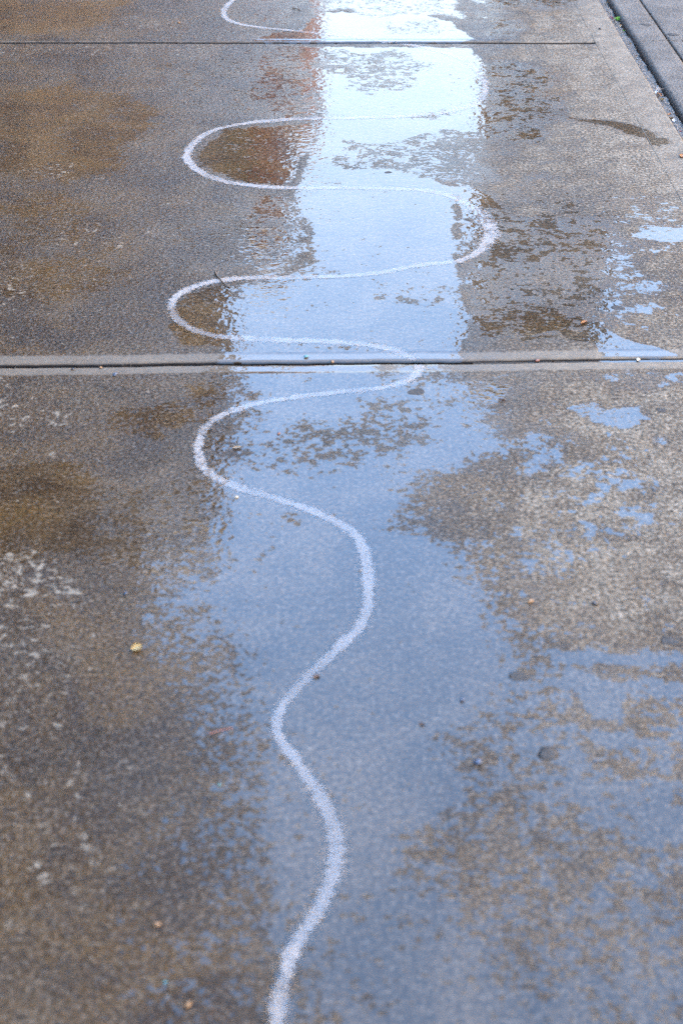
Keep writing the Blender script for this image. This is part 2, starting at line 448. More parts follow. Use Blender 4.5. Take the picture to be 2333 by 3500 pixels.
# ------------------------------------------------------------------ pavement material
def pavement(name, chalk=False):
    k = NT(name)
    geo = k.node('ShaderNodeNewGeometry')
    pos = geo.outputs['Position']
    def attr(n):
        a = k.node('ShaderNodeAttribute', attribute_name=n)
        s = k.node('ShaderNodeSeparateXYZ'); k.L(a.outputs['Vector'], s.inputs[0])
        return s.outputs
    lvl, damp0, trow = attr('wet')
    dn = k.noise(pos, 13, 4.0, .65, .6)
    damp = k.math('ADD', damp0, k.math('MULTIPLY', k.math('SUBTRACT', dn, .5), k.math('MULTIPLY', k.math('SUBTRACT', 1.12, damp0), 2.6)), clamp=True)
    pale, brown, meso = attr('tone')
    # concrete relief in mm
    n1 = k.noise(pos, 84, 4.0, .62)
    n2 = k.noise(pos, 40, 2.0, .5, .3)
    n3 = k.noise(pos, 17, 3.0, .55, .4)
    n4 = k.noise(pos, 5.5, 2.0, .5)
    rel = k.math('ADD', k.math('MULTIPLY', k.math('SUBTRACT', n1, .5), 2.2), k.math('MULTIPLY', k.math('SUBTRACT', n2, .5), k.math('ADD', .7, k.math('MULTIPLY', meso, 1.5))))
    rough_amp = k.math('MULTIPLY', k.mixf(trow, 1.0, .22), k.step(k.noise(pos, 7.5, 3, .6), .3, .68, .55, 1.35))
    rel = k.math('MULTIPLY', rel, rough_amp)
    mes = k.math('MULTIPLY', k.math('ADD', k.math('MULTIPLY', k.math('SUBTRACT', n3, .5), 2.4), k.math('MULTIPLY', k.math('SUBTRACT', n4, .5), 1.2)), meso)
    H = k.math('SUBTRACT', k.math('ADD', rel, mes), lvl)
    # a drained film smooths the relief a little
    surf = k.math('SMOOTH_MAX', H, 0.0, .24)
    under = k.step(H, .10, -.14)            # 1 under water
    rip = k.math('MULTIPLY', k.math('SUBTRACT', k.noise(pos, 38, 2.0, .5), .5), k.math('MULTIPLY', under, .32))
    surf = k.math('ADD', surf, rip)
    # the water has a rounded rim where it ends
    surf = k.math('ADD', surf, k.step(H, .20, -.10, 0.0, .42))
    bump = k.node('ShaderNodeBump')
    bump.inputs['Distance'].default_value = 0.0018
    bump.inputs['Strength'].default_value = 1.0
    k.L(surf, bump.inputs['Height'])
    # colours
    tint = k.noise(pos, 3.4, 6, .68, .7)
    fine = k.noise(pos, 120, 3, .6)
    dry = k.mix(k.step(tint, .36, .64), (.120, .091, .062), (.064, .047, .031))
    brn = k.mix(k.step(tint, .36, .64), (.104, .059, .022), (.040, .021, .008))
    c = k.mix(k.math('MULTIPLY', brown, k.step(k.noise(pos, 4.1, 4, .6, .3), .25, .6, .5, 1.0)), dry, brn)
    drt = k.noise(pos, 11, 5, .7, .4)
    c = k.mix(k.math('MULTIPLY', k.step(damp, .75, .25), k.step(drt, .38, .60, .35, 1.0)), c, (.158, .128, .092))
    # light and dark grains
    c = k.mix(k.math('MULTIPLY', k.step(fine, .50, .64), k.mixf(damp, .85, .35)), c, (.27, .222, .172))
    c = k.mix(k.math('MULTIPLY', k.step(fine, .47, .34), .75), c, (.022, .018, .014))
    c = k.mix(k.math('MULTIPLY', k.step(n1, .54, .36), .6), c, (.026, .020, .015))
    pit = k.step(k.noise(pos, 48, 3, .7, .2), .64, .70)
    c = k.mix(k.math('MULTIPLY', pit, .7), c, (.02, .015, .011))
    # trowelled parts are paler
    c = k.mix(k.math('MULTIPLY', trow, .9), c, (.175, .143, .108))
    # pale flecks of scaled cement
    pf = k.noise(pos, 44, 6, .72, .5)
    thr = k.math('SUBTRACT', .735, k.math('MULTIPLY', pale, .243))
    fleck = k.step(pf, thr, k.math('ADD', thr, .10))
    fleck = k.math('MULTIPLY', fleck, k.step(k.noise(pos, 7, 3, .6), .32, .46))
    pz = k.node('ShaderNodeSeparateXYZ'); k.L(pos, pz.inputs[0])
    c = k.mix(k.step(pz.outputs[2], -.0025, -.0065), c, (.018, .014, .011))
    wetf = k.math('MAXIMUM', k.math('MULTIPLY', damp, .9), under)
    dark = k.mixf(wetf, 1.0, .50)
    hsv = k.node('ShaderNodeHueSaturation')
    k.L(c, hsv.inputs['Color']); k.L(dark, hsv.inputs['Value'])
    k.L(k.mixf(wetf, 1.0, 1.12), hsv.inputs['Saturation'])
    c = hsv.outputs[0]
    c = k.mix(k.math('MULTIPLY', fleck, .68), c, (.215, .175, .125))
    if chalk:
        c = k.mix(k.mixf(under, .9, .85), c, k.mix(under, (.285, .255, .23), (.225, .205, .19)))
    k.L(c, k.b.inputs['Base Color'])
    dryr = k.mixf(k.math('POWER', damp, 1.5), .75, .28)
    if chalk: dryr = k.mixf(.6, dryr, .8)
    k.L(k.mixf(under, dryr, .035), k.b.inputs['Roughness'])
    k.b.inputs['IOR'].default_value = 1.34
    k.L(k.math('MAXIMUM', k.step(damp, .3, .95, .10, .24), k.math('MULTIPLY', under, .5)), k.b.inputs['Specular IOR Level'])
    k.L(bump.outputs[0], k.b.inputs['Normal'])
    if chalk:
        a = k.node('ShaderNodeAttribute', attribute_name='across')
        g1 = k.noise(pos, 100, 3, .65)
        g2 = k.noise(pos, 24, 3, .6)
        edge = k.math('ADD', a.outputs['Fac'], k.math('MULTIPLY', k.math('SUBTRACT', g2, .5), .9))
        body = k.step(edge, -.05, .85)
        grain = k.math('ADD', k.math('MULTIPLY', k.math('SUBTRACT', g1, .5), 1.2), k.math('MULTIPLY', k.math('SUBTRACT', n1, .5), 1.9))
        cov = k.step(k.math('ADD', k.math('MULTIPLY', body, 1.2), grain), .3, 1.15)
        cov = k.math('MULTIPLY', cov, k.step(body, 0.0, .35))
        tr = k.node('ShaderNodeBsdfTransparent')
        mx = k.node('ShaderNodeMixShader')
        k.L(k.math('MULTIPLY', k.math('MULTIPLY', cov, k.step(k.noise(pos, 9, 3, .6), .25, .6, .62, 1.0)), k.mixf(under, .80, .64)), mx.inputs[0])
        k.L(tr.outputs[0], mx.inputs[1]); k.L(k.b.outputs[0], mx.inputs[2])
        k.L(mx.outputs[0], k.out.inputs['Surface'])
    return k.m

M_PAVE = pavement('wet_concrete')
M_CHALK = pavement('white_chalk', chalk=True)

# ------------------------------------------------------------------ structure: ground, slabs, kerb, road
def grid_lines(a, b, step, fine=(), fstep=.0015, fw=.014):
    pts = set(np.round(np.linspace(a, b, max(2, int((b - a) / step) + 1)), 5))
    for f in fine:
        for q in np.arange(-fw, fw + 1e-6, fstep):
            if a <= f + q <= b: pts.add(round(float(f + q), 5))
    return np.array(sorted(pts))

sidewalk = empty('sidewalk')
tag(sidewalk, kind='structure')

def slab(y0f, y1f, x0, x1, coarse_left=True):
    """slab between y0f(x) and y1f(x)"""
    xs = np.concatenate([np.arange(x0, -1.8, .08), np.arange(-1.8, x1, .009), [x1]]) if coarse_left else np.arange(x0, x1 + .0001, .009)
    xs[-1] = x1
    v = np.concatenate([np.linspace(0, .018, 10), np.linspace(.018, .982, 300)[1:-1], np.linspace(.982, 1, 10)])
    V, X = np.meshgrid(v, xs, indexing='ij')
    ya = y0f(X) + .008; yb = y1f(X) - .008
    Y = ya + (yb - ya) * V
    Z = profile(X, Y)
    # turn the first and last rows down as the slab's side faces
    def skirt(A, rowtop, dz):
        return A
    XX = np.vstack([X[:1], X, X[-1:]]); YY = np.vstack([Y[:1], Y, Y[-1:]])
    ZZ = np.vstack([Z[:1] - .09, Z, Z[-1:] - .09])
    me = grid_mesh('paving_slab', XX, YY, ZZ)
    set_attrs(me, XX.ravel(), YY.ravel())
    me.materials.append(M_PAVE)
    o = bpy.data.objects.new('paving_slab', me)
    return link(o, sidewalk)

slab(lambda x: np.full_like(x, .25), lambda x: jy(JB, x), -3.0, X_SCORE - .0002)
slab(lambda x: jy(JB, x), lambda x: jy(JA, x) - .005, -3.0, X_SCORE - .0002)
slab(lambda x: jy(JA, x) + .005, lambda x: np.full_like(x, 9.03), -3.0, X_SCORE - .0002)

# edging strip along the gap
xs = np.concatenate([[X_SCORE + .0001, X_SCORE + .0001, X_SCORE + .003], np.arange(X_SCORE + .012, X_EDGE - .012, .008), X_EDGE - .012 + .012 * np.array([0, .3, .6, .85, 1, 1])])
ys = np.arange(-1.5, 9.5, .02)
Y, X = np.meshgrid(ys, xs, indexing='ij')
wv = fbm(X * 0 + 3.3, Y, 3.0) * .002 + fbm(X * 0 + 8.3, Y, 24.0) * .0011
tt = np.clip((X - (X_EDGE - .05)) / .05, 0, 1)
Xw = X + wv * tt
d = np.clip((X - (X_EDGE - .012)) / .012, 0, 1)
Z = -.008 * (1 - np.sqrt(np.clip(1 - d * d, 0, 1)))
Z[:, 0] = -.03; Z[:, 1] = -.0003; Z[:, -1] = -.09
me = grid_mesh('edging_strip', Xw, Y, Z)
set_attrs(me, X.ravel(), Y.ravel())
me.materials.append(M_PAVE)
link(bpy.data.objects.new('edging_strip', me), sidewalk)

# bedding dirt below joints
M_DIRT = simple_mat('joint_dirt', (.02, .017, .014), .9, .5, 90, .004, 200)
bm = bmesh.new(); box(bm, -3.2, 1.232, -1.5, 9.5, -.2, -.045)
o = mesh_obj('joint_dirt', bm, M_DIRT, sidewalk, False)
# water standing in the near joint
kw = NT('joint_water_material')
kw.b.inputs['Base Color'].default_value = (.04, .035, .03, 1)
kw.b.inputs['Roughness'].default_value = .02
kw.b.inputs['IOR'].default_value = 1.34
bm = bmesh.new()
a0, a1 = .33, 1.067
vs = [bm.verts.new((x, jy(JB, x) + s * .006, -.0062)) for x, s in ((a0, -1), (a1, -1), (a1, 1), (a0, 1))]
bm.faces.new(vs)
tag(mesh_obj('joint_water', bm, kw.m, sidewalk, False), kind=None)

# kerb stone (rounded) beyond the gap
M_KERB = NT('grey_kerb_concrete')
k = M_KERB
geo = k.node('ShaderNodeNewGeometry'); pos = geo.outputs['Position']
n1 = k.noise(pos, 130, 3, .65); n2 = k.noise(pos, 45, 3, .6); n3 = k.noise(pos, 6, 4, .6)
c = k.mix(k.step(n3, .3, .7), (.125, .108, .090), (.078, .068, .057))
c = k.mix(k.math('MULTIPLY', k.step(n1, .55, .70), .6), c, (.2, .175, .15))
c = k.mix(k.math('MULTIPLY', k.step(n1, .49, .37), .9), c, (.016, .014, .012))
# kerb colour gets darker close to the gap
sx = k.node('ShaderNodeSeparateXYZ'); k.L(pos, sx.inputs[0])
dirt_dark = k.step(k.math('ADD', sx.outputs[0], k.math('MULTIPLY', k.math('SUBTRACT', n2, .5), .03)), 1.262, 1.236)
c = k.mix(k.math('MULTIPLY', dirt_dark, .8), c, (.035, .03, .026))
k.L(c, k.b.inputs['Base Color'])
k.b.inputs['Roughness'].default_value = .75
k.b.inputs['Specular IOR Level'].default_value = .08
h = k.math('ADD', k.math('MULTIPLY', n1, 3.2), k.math('MULTIPLY', n2, 2.4))
b = k.node('ShaderNodeBump'); b.inputs['Distance'].default_value = .001
k.L(h, b.inputs['Height']); k.L(b.outputs[0], k.b.inputs['Normal'])
M_KERB = k.m

kerb = empty('kerb', (1.3, 4, 0)); tag(kerb, kind='structure')
def kerb_stone(y0, y1):
    prof = [(1.236, -.10), (1.237, -.022)]
    for t in np.linspace(0, math.pi / 2, 9):
        prof.append((1.262 - .025 * math.cos(t), -.016 + .024 * math.sin(t)))
    prof += [(1.30, .0085), (1.345, .0085), (1.368, .0082), (1.373, .0065), (1.375, .003), (1.3752, -.10)]
    ysk = np.concatenate([[y0, y0 + .001, y0 + .004], np.arange(y0 + .02, y1 - .01, .03), [y1 - .004, y1 - .001, y1]])
    P = np.array(prof)
    Y, X = np.meshgrid(ysk, P[:, 0], indexing='ij'); Z = np.tile(P[:, 1], (len(ysk), 1)).copy()
    X = X + (fbm(X * 0 + 1.7, Y, 4.0) * .002 + fbm(Z * 60, Y, 30.0) * .0009) * (X < 1.30)
    Z[0] -= .012; Z[-1] -= .012; Z[1] -= .002; Z[-2] -= .002
    X = X - kerb.location.x; Y = Y - kerb.location.y
    me = grid_mesh('kerb_stone', X, Y, Z)
    me.materials.append(M_KERB)
    return link(bpy.data.objects.new('kerb_stone', me), kerb)
KJ = G(1540, 98)[1]
for a, b_ in ((KJ - 9, KJ - 6.003), (KJ - 6, KJ - 3.003), (KJ - 3, KJ - .003), (KJ, KJ + 3), (KJ + 3.003, KJ + 6), (KJ + 6.003, KJ + 9)):
    kerb_stone(a, b_)

# gutter pan (pale concrete) and road
gutter = empty('gutter', (1.7, 4, 0)); tag(gutter, kind='structure')
def pan(y0, y1):
    xs = np.array([1.3825, 1.3826, 1.3845, 1.39, 1.42] + list(np.arange(1.47, 2.0, .05)))
    zs = np.array([-.10, .003, .0062, .008, .008] + [.008] * (len(xs) - 5))
    ysk = np.concatenate([[y0, y0 + .004], np.arange(y0 + .05, y1 - .04, .1), [y1 - .004, y1]])
    Y, X = np.meshgrid(ysk, xs, indexing='ij'); Z = np.tile(zs, (len(ysk), 1)).copy()
    Z[0] -= .01; Z[-1] -= .01
    me = grid_mesh('gutter_slab', X - 1.7, Y - 4, Z)
    me.materials.append(M_KERB)
    link(bpy.data.objects.new('gutter_slab', me), gutter)
for i in range(-3, 3):
    pan(KJ + i * 3 + .0015, KJ + i * 3 + 2.9985)
bm = bmesh.new(); box(bm, -.47, .27, -9, 9, -.2, -.03)
mesh_obj('gutter_bed', bm, M_DIRT, gutter, False)

M_ASPH = simple_mat('asphalt', (.055, .055, .057), .75, .35, 60, .003, 150)
bm = bmesh.new(); box(bm, 1.985, 14.0, -60, 62, -.3, -.004)
tag(mesh_obj('road', bm, M_ASPH, None, False), kind='structure')
M_GROUND = simple_mat('ground_concrete', (.26, .245, .225), .75, .3, 3, .002, 90)
bm = bmesh.new(); box(bm, -900, 900, -900, 1500, -1.0, -.21)
tag(mesh_obj('ground', bm, M_GROUND, None, False), kind='structure')
for nm, (a, b_) in (('pavement', (9.04, 300)), ('pavement', (-60, .245))):
    bm = bmesh.new(); box(bm, -3.0, 1.19, a, b_, -.2, -.001)
    tag(mesh_obj(nm, bm, M_GROUND, None, False), kind='structure')
bm = bmesh.new(); box(bm, 14.0, 17.0, -60, 62, -.2, .12)
tag(mesh_obj('pavement', bm, M_GROUND, None, False), kind='structure')

# ------------------------------------------------------------------ chalk line
CH = [(575, -25), (548, -8), (526, 8), (514, 26), (520, 42), (545, 54), (585, 61), (625, 66), (690, 72), (760, 80), (850, 90), (930, 101), (975, 110), (1040, 129), (1086, 156),
      (1112, 188), (1108, 222), (1080, 245), (1020, 259), (950, 266), (850, 270), (740, 272), (640, 276), (560, 284), (490, 300), (448, 326), (430, 354), (440, 380), (478, 404), (540, 421), (620, 430),
      (700, 432), (800, 432), (900, 434), (980, 438), (1045, 455), (1100, 488), (1125, 526), (1112, 565), (1060, 597), (960, 610), (870, 627), (780, 635), (680, 637), (600, 638), (530, 641), (465, 653),
      (412, 676), (396, 702), (405, 730), (440, 755), (500, 772), (600, 780), (700, 783), (800, 788), (870, 797), (930, 814), (958, 832), (962, 850), (935, 874), (870, 892), (740, 905), (620, 922),
      (545, 940), (490, 965), (462, 1000), (456, 1038), (470, 1075), (510, 1105), (580, 1130), (680, 1160), (760, 1193), (808, 1222), (834, 1258), (842, 1305), (846, 1352), (842, 1400), (822, 1443),
      (780, 1485), (722, 1540), (672, 1592), (640, 1640), (638, 1685), (680, 1748), (722, 1812), (756, 1872), (771, 1935), (765, 2000), (740, 2068), (700, 2135), (664, 2205), (646, 2280), (640, 2345), (645, 2420), (640, 2520)]
cp = np.array([G(*p) for p in CH])
def catmull(P, n=10):
    out = []
    for i in range(1, len(P) - 2):
        p0, p1, p2, p3 = P[i - 1:i + 3]
        for t in np.arange(n) / n:
            out.append(.5 * ((2 * p1) + (-p0 + p2) * t + (2 * p0 - 5 * p1 + 4 * p2 - p3) * t * t + (-p0 + 3 * p1 - 3 * p2 + p3) * t ** 3))
    return np.array(out)
pc = catmull(cp, 12)
seg = np.r_[0, np.cumsum(np.hypot(*np.diff(pc, axis=0).T))]
ss = np.arange(0, seg[-1], .008)
pc = np.stack([np.interp(ss, seg, pc[:, 0]), np.interp(ss, seg, pc[:, 1])], 1)
tan = np.gradient(pc, axis=0); tan /= np.linalg.norm(tan, axis=1)[:, None]
nor = np.stack([-tan[:, 1], tan[:, 0]], 1)
wd = .0228 * np.interp(pc[:, 1], [1.2, 2.6, 3.4, 5.0], [.80, .80, .95, 1.12]) * (1 + .16 * vnoise(ss * 3.1, ss * 0) + .10 * vnoise(ss * 13, ss * 0 + 7))
# the loops on the right were smeared wide by a wet hand
q1 = np.array(G(1130, 530))
wd *= 1 + .9 * np.exp(-((pc - q1) ** 2).sum(1) / .03)
U = np.linspace(-1.15, 1.15, 13)
XX = pc[:, None, 0] + nor[:, None, 0] * wd[:, None] * U
YY = pc[:, None, 1] + nor[:, None, 1] * wd[:, None] * U
ZZ = profile(XX, YY) + .0005
me = grid_mesh('chalk_line', XX, YY, ZZ)
set_attrs(me, XX.ravel(), YY.ravel())
at = me.attributes.new('across', 'FLOAT', 'POINT')
ac = np.tile(1 - np.abs(U), (len(pc), 1))
gap = np.minimum(np.abs(YY - jy(JA, XX)), np.abs(YY - jy(JB, XX))) < .011
at.data.foreach_set('value', np.where(gap, -2, ac).astype(np.float32).ravel())
me.materials.append(M_CHALK)
o = link(bpy.data.objects.new('chalk_line', me))
tag(o, 'long winding white chalk line snaking across the wet concrete slabs', 'chalk line')

# ------------------------------------------------------------------ small things on the pavement
def blob(name, mat, r, flat, seed, loc, parent=None, sub=2, dents=.25, ax=1.0, rz=0):
    rs = random.Random(seed)
    bm = bmesh.new()
    bmesh.ops.create_icosphere(bm, subdivisions=sub, radius=1)
    ph = [rs.uniform(0, 6.28) for _ in range(6)]
    for v in bm.verts:
        a = math.atan2(v.co.y, v.co.x)
        s = 1 + dents * (.5 * math.sin(2 * a + ph[0]) + .35 * math.sin(3 * a + ph[1]) + .25 * math.sin(5 * a + ph[2])) + dents * .4 * math.sin(4 * v.co.z + ph[3])
        v.co = (v.co.x * s * r * ax, v.co.y * s * r, v.co.z * r * flat)
    o = mesh_obj(name, bm, mat, parent, True, loc)
    o.rotation_euler = (0, 0, rz)
    return o

M_GUM = simple_mat('old_gum', (.055, .050, .045), .8, .3, 120, .0012, 260)
GUMS = [(1483, 61, .020, 'dark round gum spot flattened on the kerb stone at the top right', .0095),
        (1545, 84, .024, 'dark round gum spot pressed on the slab beyond the kerb at the top right', .009),
        (461, 157, .017, 'dark oval gum spot alone on the brown upper slab left of the puddle', 0),
        (955, 900, .030, 'large dark gum stain under thin water just below the near joint', -.0005),
        (1418, 707, .017, 'bluish dark gum spot on the damp slab right of the puddle above the near joint', 0),
        (1192, 1553, .017, 'dark gum spot at the right rim of the pale blue puddle on the near slab', 0),
        (1258, 1731, .020, 'dark gum spot with a wet rim on the near slab, lowest of the gum spots', 0),
        (1537, 1472, .016, 'dark gum spot on the dry grainy concrete by the right edge of the picture', 0),
        (1518, 942, .012, 'small gum spot near the right edge just below the near joint', 0),
        (891, 396, .017, 'pale bluish gum spot lying inside the bright puddle of the middle slab', -.0003),
        (1150, 2, .012, 'small dark gum spot at the very top of the picture right of the puddle', 0)]
for i, (x, y, r, lab, z) in enumerate(GUMS):
    gx, gy = G(x, y)
    o = blob('gum_spot', M_GUM, r * .88, .03, 40 + i, (gx, gy, z), dents=.22, ax=1.15)
    tag(o, lab, 'gum spot', 'old gum spots trodden onto the concrete')

M_GUM.node_tree.nodes['Principled BSDF'].inputs['Specular IOR Level'].default_value = .12
M_PEB = [simple_mat('pebble_blue', (.03, .045, .075), .5, .3, 200),
         simple_mat('pebble_dark', (.035, .03, .028), .45, .4, 300),
         simple_mat('pebble_ochre', (.22, .12, .05), .6, .3, 250),
         simple_mat('pebble_cream', (.42, .36, .26), .6, .2, 250),
         simple_mat('pebble_red', (.16, .06, .035), .5, .3, 250),
         simple_mat('pebble_teal', (.05, .17, .18), .5, .3, 250)]
PEBS = [(265, 862, .0060, 0, 'dark blue pebble beside the lower margin of the near joint'),
        (703, 820, .0048, 5, 'teal speck of glass caught in the near joint left of the puddle'),
        (763, 829, .0045, 2, 'ochre crumb wedged in the near joint where the puddle crosses it'),
        (1233, 826, .0050, 4, 'dark red pebble wedged in the near joint right of the puddle'),
        (1464, 824, .0050, 3, 'cream pebble lying in the water of the near joint at the right'),
        (232, 845, .0035, 2, 'tiny ochre crumb in the near joint at the left'),
        (168, 849, .0034, 1, 'tiny dark crumb below the near joint at the far left'),
        (1377, 67, .0065, 1, 'black pebble alone on the pale edging strip at the top right'),
        (361, 2125, .0039, 2, 'orange crumb left of the chalk line near the bottom of the picture'),
        (432, 2309, .0037, 2, 'ochre crumb at the bottom left, lowest of the crumbs'),
        (1217, 1383, .0049, 2, 'peach coloured flat crumb on the grainy concrete right of the puddle'),
        (1365, 1388, .0050, 1, 'small black pebble on the dry concrete right of the puddle'),
        (289, 1364, .0038, 0, 'tiny dark blue pebble below the pale scaling at the left'),
        (543, 1143, .0035, 3, 'tiny white crumb just below the bend of the chalk line'),
        (1097, 1752, .0060, 0, 'deep blue wet crumb at the shore of the lower right puddle'),
        (1061, 1609, .0040, 0, 'tiny blue crumb in the middle of the lower puddle'),
        (411, 53, .0050, 2, 'orange crumb on the farthest slab near its pale flecks'),
        (379, 2257, .0022, 5, 'tiny teal glass speck at the lower left'),
        (504, 1803, .0022, 5, 'tiny teal glass speck left of the middle of the chalk line'),
        (640, 997, .0035, 4, 'dark crumb in the puddle inside the wide chalk bend')]
for i, (x, y, r, mi, lab) in enumerate(PEBS):
    gx, gy = G(x, y)
    inj = abs(gy - jy(JB, gx)) < .012
    z = r * .45 - (.004 if inj else 0)
    o = blob('pebble', M_PEB[mi], r, .62, 90 + i, (gx, gy, z), dents=.3, ax=1.25, rz=random.uniform(0, 3))
    tag(o, lab, 'pebble', 'crumbs and pebbles strewn on the pavement')

# curled yellow petal-like leaf
def leaf(name, mat, L, W, curl, loc, rz, tilt=(0, 0), seed=0, parent=None):
    rs = random.Random(seed)
    bm = bmesh.new()
    n, m = 9, 4
    rows = []
    for i in range(n + 1):
        t = i / n
        hw = W * .5 * math.sin(math.pi * min(1, t * .96 + .02)) ** .8 * (1 + rs.uniform(-.12, .12))
        row = []
        for j in range(-m, m + 1):
            s = j / m
            z = curl * L * ((t - .5) ** 2 * 1.6 + .7 * s * s * (hw / (W * .5))) + rs.uniform(-.01, .01) * L - abs(s) * 0
            if j == 0: z -= .02 * L
            row.append(bm.verts.new(((t - .5) * L, s * hw, z)))
        rows.append(row)
    for i in range(n):
        for j in range(2 * m):
            bm.faces.new((rows[i][j], rows[i + 1][j], rows[i + 1][j + 1], rows[i][j + 1]))
    ret = bmesh.ops.solidify(bm, geom=bm.faces[:], thickness=L * .02)
    zmin = min(v.co.z for v in bm.verts)
    for v in bm.verts: v.co.z -= zmin
    o = mesh_obj(name, bm, mat, parent, True, loc)
    o.rotation_euler = (tilt[0], tilt[1], rz)
    return o

M_LY = simple_mat('leaf_yellow', (.60, .46, .22), .55, .25, 90)
M_LO = simple_mat('leaf_orange', (.42, .17, .05), .5, .35, 110)
M_LB = simple_mat('leaf_brown', (.14, .075, .04), .6, .4, 110)
M_LG = simple_mat('leaf_green', (.16, .40, .03), .45, .25, 90)
M_LT = simple_mat('leaf_tan', (.38, .28, .17), .6, .3, 110)
M_LR = simple_mat('leaf_red', (.30, .05, .06), .5, .3, 110)
M_LW = simple_mat('scrap_white', (.66, .62, .60), .6, .15, 110)

gx, gy = G(316, 1492)
yl = leaf('fallen_leaf', M_LY, .022, .016, .55, (gx, gy, .0005), math.radians(25), (math.radians(14), math.radians(-8)), 3)
tag(yl, 'small curled yellow leaf lying alone on the brown near slab', 'leaf')
gx, gy = G(312, 1490)
LVS = [(1340, 742, .026, .010, M_LO, 'orange brown leaf scrap at the rim of the upper right puddle', .7),
       (1152, 921, .022, .007, M_LB, 'thin dark red leaf scrap in the puddle just below the near joint', -.6),
       (727, 1556, .014, .008, M_LB, 'small brown leaf scrap beside the chalk line in the lower slab', .4),
       (545, 1030, .022, .010, M_LT, 'peach leaf scrap inside the wide chalk bend', .1),
       (1566, 360, .034, .020, M_LO, 'curled orange leaf at the right edge of the picture on the edging strip', 1.2),
       (968, 1665, .014, .005, M_LB, 'short brown leaf stalk right of the chalk line in the lower slab', -.5),
       (1362, 275, .014, .007, M_LT, 'tiny tan leaf scrap beside the dark trickle', .2)]
for i, (x, y, L, W, mt, lab, rz) in enumerate(LVS):
    gx, gy = G(x, y)
    tag(leaf('leaf_scrap', mt, L, W, .18, (gx, gy, .0008), rz, (0, 0), 20 + i), lab, 'leaf scrap', 'leaf scraps on the pavement')

def twig(name, pts, r0, r1, mat, lab, cat='twig', group=None, z=None):
    P = catmull(np.array([G(*p) for p in [pts[0]] + pts + [pts[-1]]]), 6)
    bm = bmesh.new()
    rings = []
    n = len(P)
    c0 = P.mean(0)
    for i, p in enumerate(P):
        r = r0 + (r1 - r0) * i / (n - 1)
        r *= 1 + .15 * math.sin(i * 2.3)
        t = P[min(i + 1, n - 1)] - P[max(i - 1, 0)]
        t = t / (np.linalg.norm(t) + 1e-9)
        nn = np.array([-t[1], t[0]])
        lift = r + .002 * math.sin(math.pi * i / (n - 1))
        rings.append([bm.verts.new((p[0] - c0[0] + nn[0] * r * math.cos(a), p[1] - c0[1] + nn[1] * r * math.cos(a), lift + r * math.sin(a))) for a in np.linspace(0, 2 * math.pi, 9)[:-1]])
    for a, b_ in zip(rings[:-1], rings[1:]):
        for j in range(8):
            bm.faces.new((a[j], a[(j + 1) % 8], b_[(j + 1) % 8], b_[j]))
    bm.faces.new(rings[0]); bm.faces.new(rings[-1][::-1])
    o = mesh_obj(name, bm, mat, None, True, (c0[0], c0[1], 0))
    return tag(o, lab, cat, group)
M_TW = simple_mat('twig_bark', (.10, .065, .035), .55, .4, 150)
M_TWR = simple_mat('twig_red', (.30, .12, .09), .55, .4, 150)
twig('twig', [(494, 625), (499, 636), (507, 645), (517, 655), (529, 662)], .0022, .0014, M_TW, 'curved brown twig lying across the chalk loop at the puddle edge')
twig('twig', [(672, 19), (680, 22), (692, 24)], .0024, .0016, M_TW, 'short straight brown twig on the farthest slab beside the puddle')
twig('pine_needle', [(480, 1686), (500, 1682), (518, 1677), (535, 1672)], .0007, .0005, M_TWR, 'thin reddish pine needle left of the chalk line in the lower slab', 'pine needle')

# ---- debris in the gap between edging strip and kerb
M_GRIT = simple_mat('gap_grit', (.11, .095, .08), .85, .6, 260, .003, 300)
gp = empty('gap_filling', (1.215, 4, -.02)); tag(gp, kind='structure')
xs = np.linspace(1.180, 1.250, 12); ys = np.arange(2.5, 9.4, .006)
Y, X = np.meshgrid(ys, xs, indexing='ij')
Z = -.013 + .005 * fbm(X, Y, 60.0) + .004 * fbm(X + 3, Y, 14.0) - .006 * np.clip((X - 1.215) / .02, 0, 1)
me = grid_mesh('dirt_dark', X - 1.215, Y - 4, Z + .02); me.materials.append(M_GRIT)
o = bpy.data.objects.new('dirt_dark', me); link(o, gp)

# grit: little stones, uncountable
bm = bmesh.new()
rs = random.Random(5)
for i in range(900):
    y = rs.uniform(5.0, 7.4); x = 1.198 + .03 * rs.random() ** 1.3
    r = rs.uniform(.0010, .0032)
    m_ = bmesh.ops.create_icosphere(bm, subdivisions=1, radius=r)
    s = [rs.uniform(.6, 1.3) for _ in range(3)]
    for v in m_['verts']:
        v.co = (v.co.x * s[0] + x - 1.215, v.co.y * s[1] + y - 6, v.co.z * s[2] + rs.uniform(0, .0002) - .009)
o = mesh_obj('grit', bm, simple_mat('grit_stone', (.26, .23, .20), .8, .6, 300), None, False, (1.215, 6, 0))
tag(o, 'fine grit and small stones filling the gap along the kerb', kind='stuff')

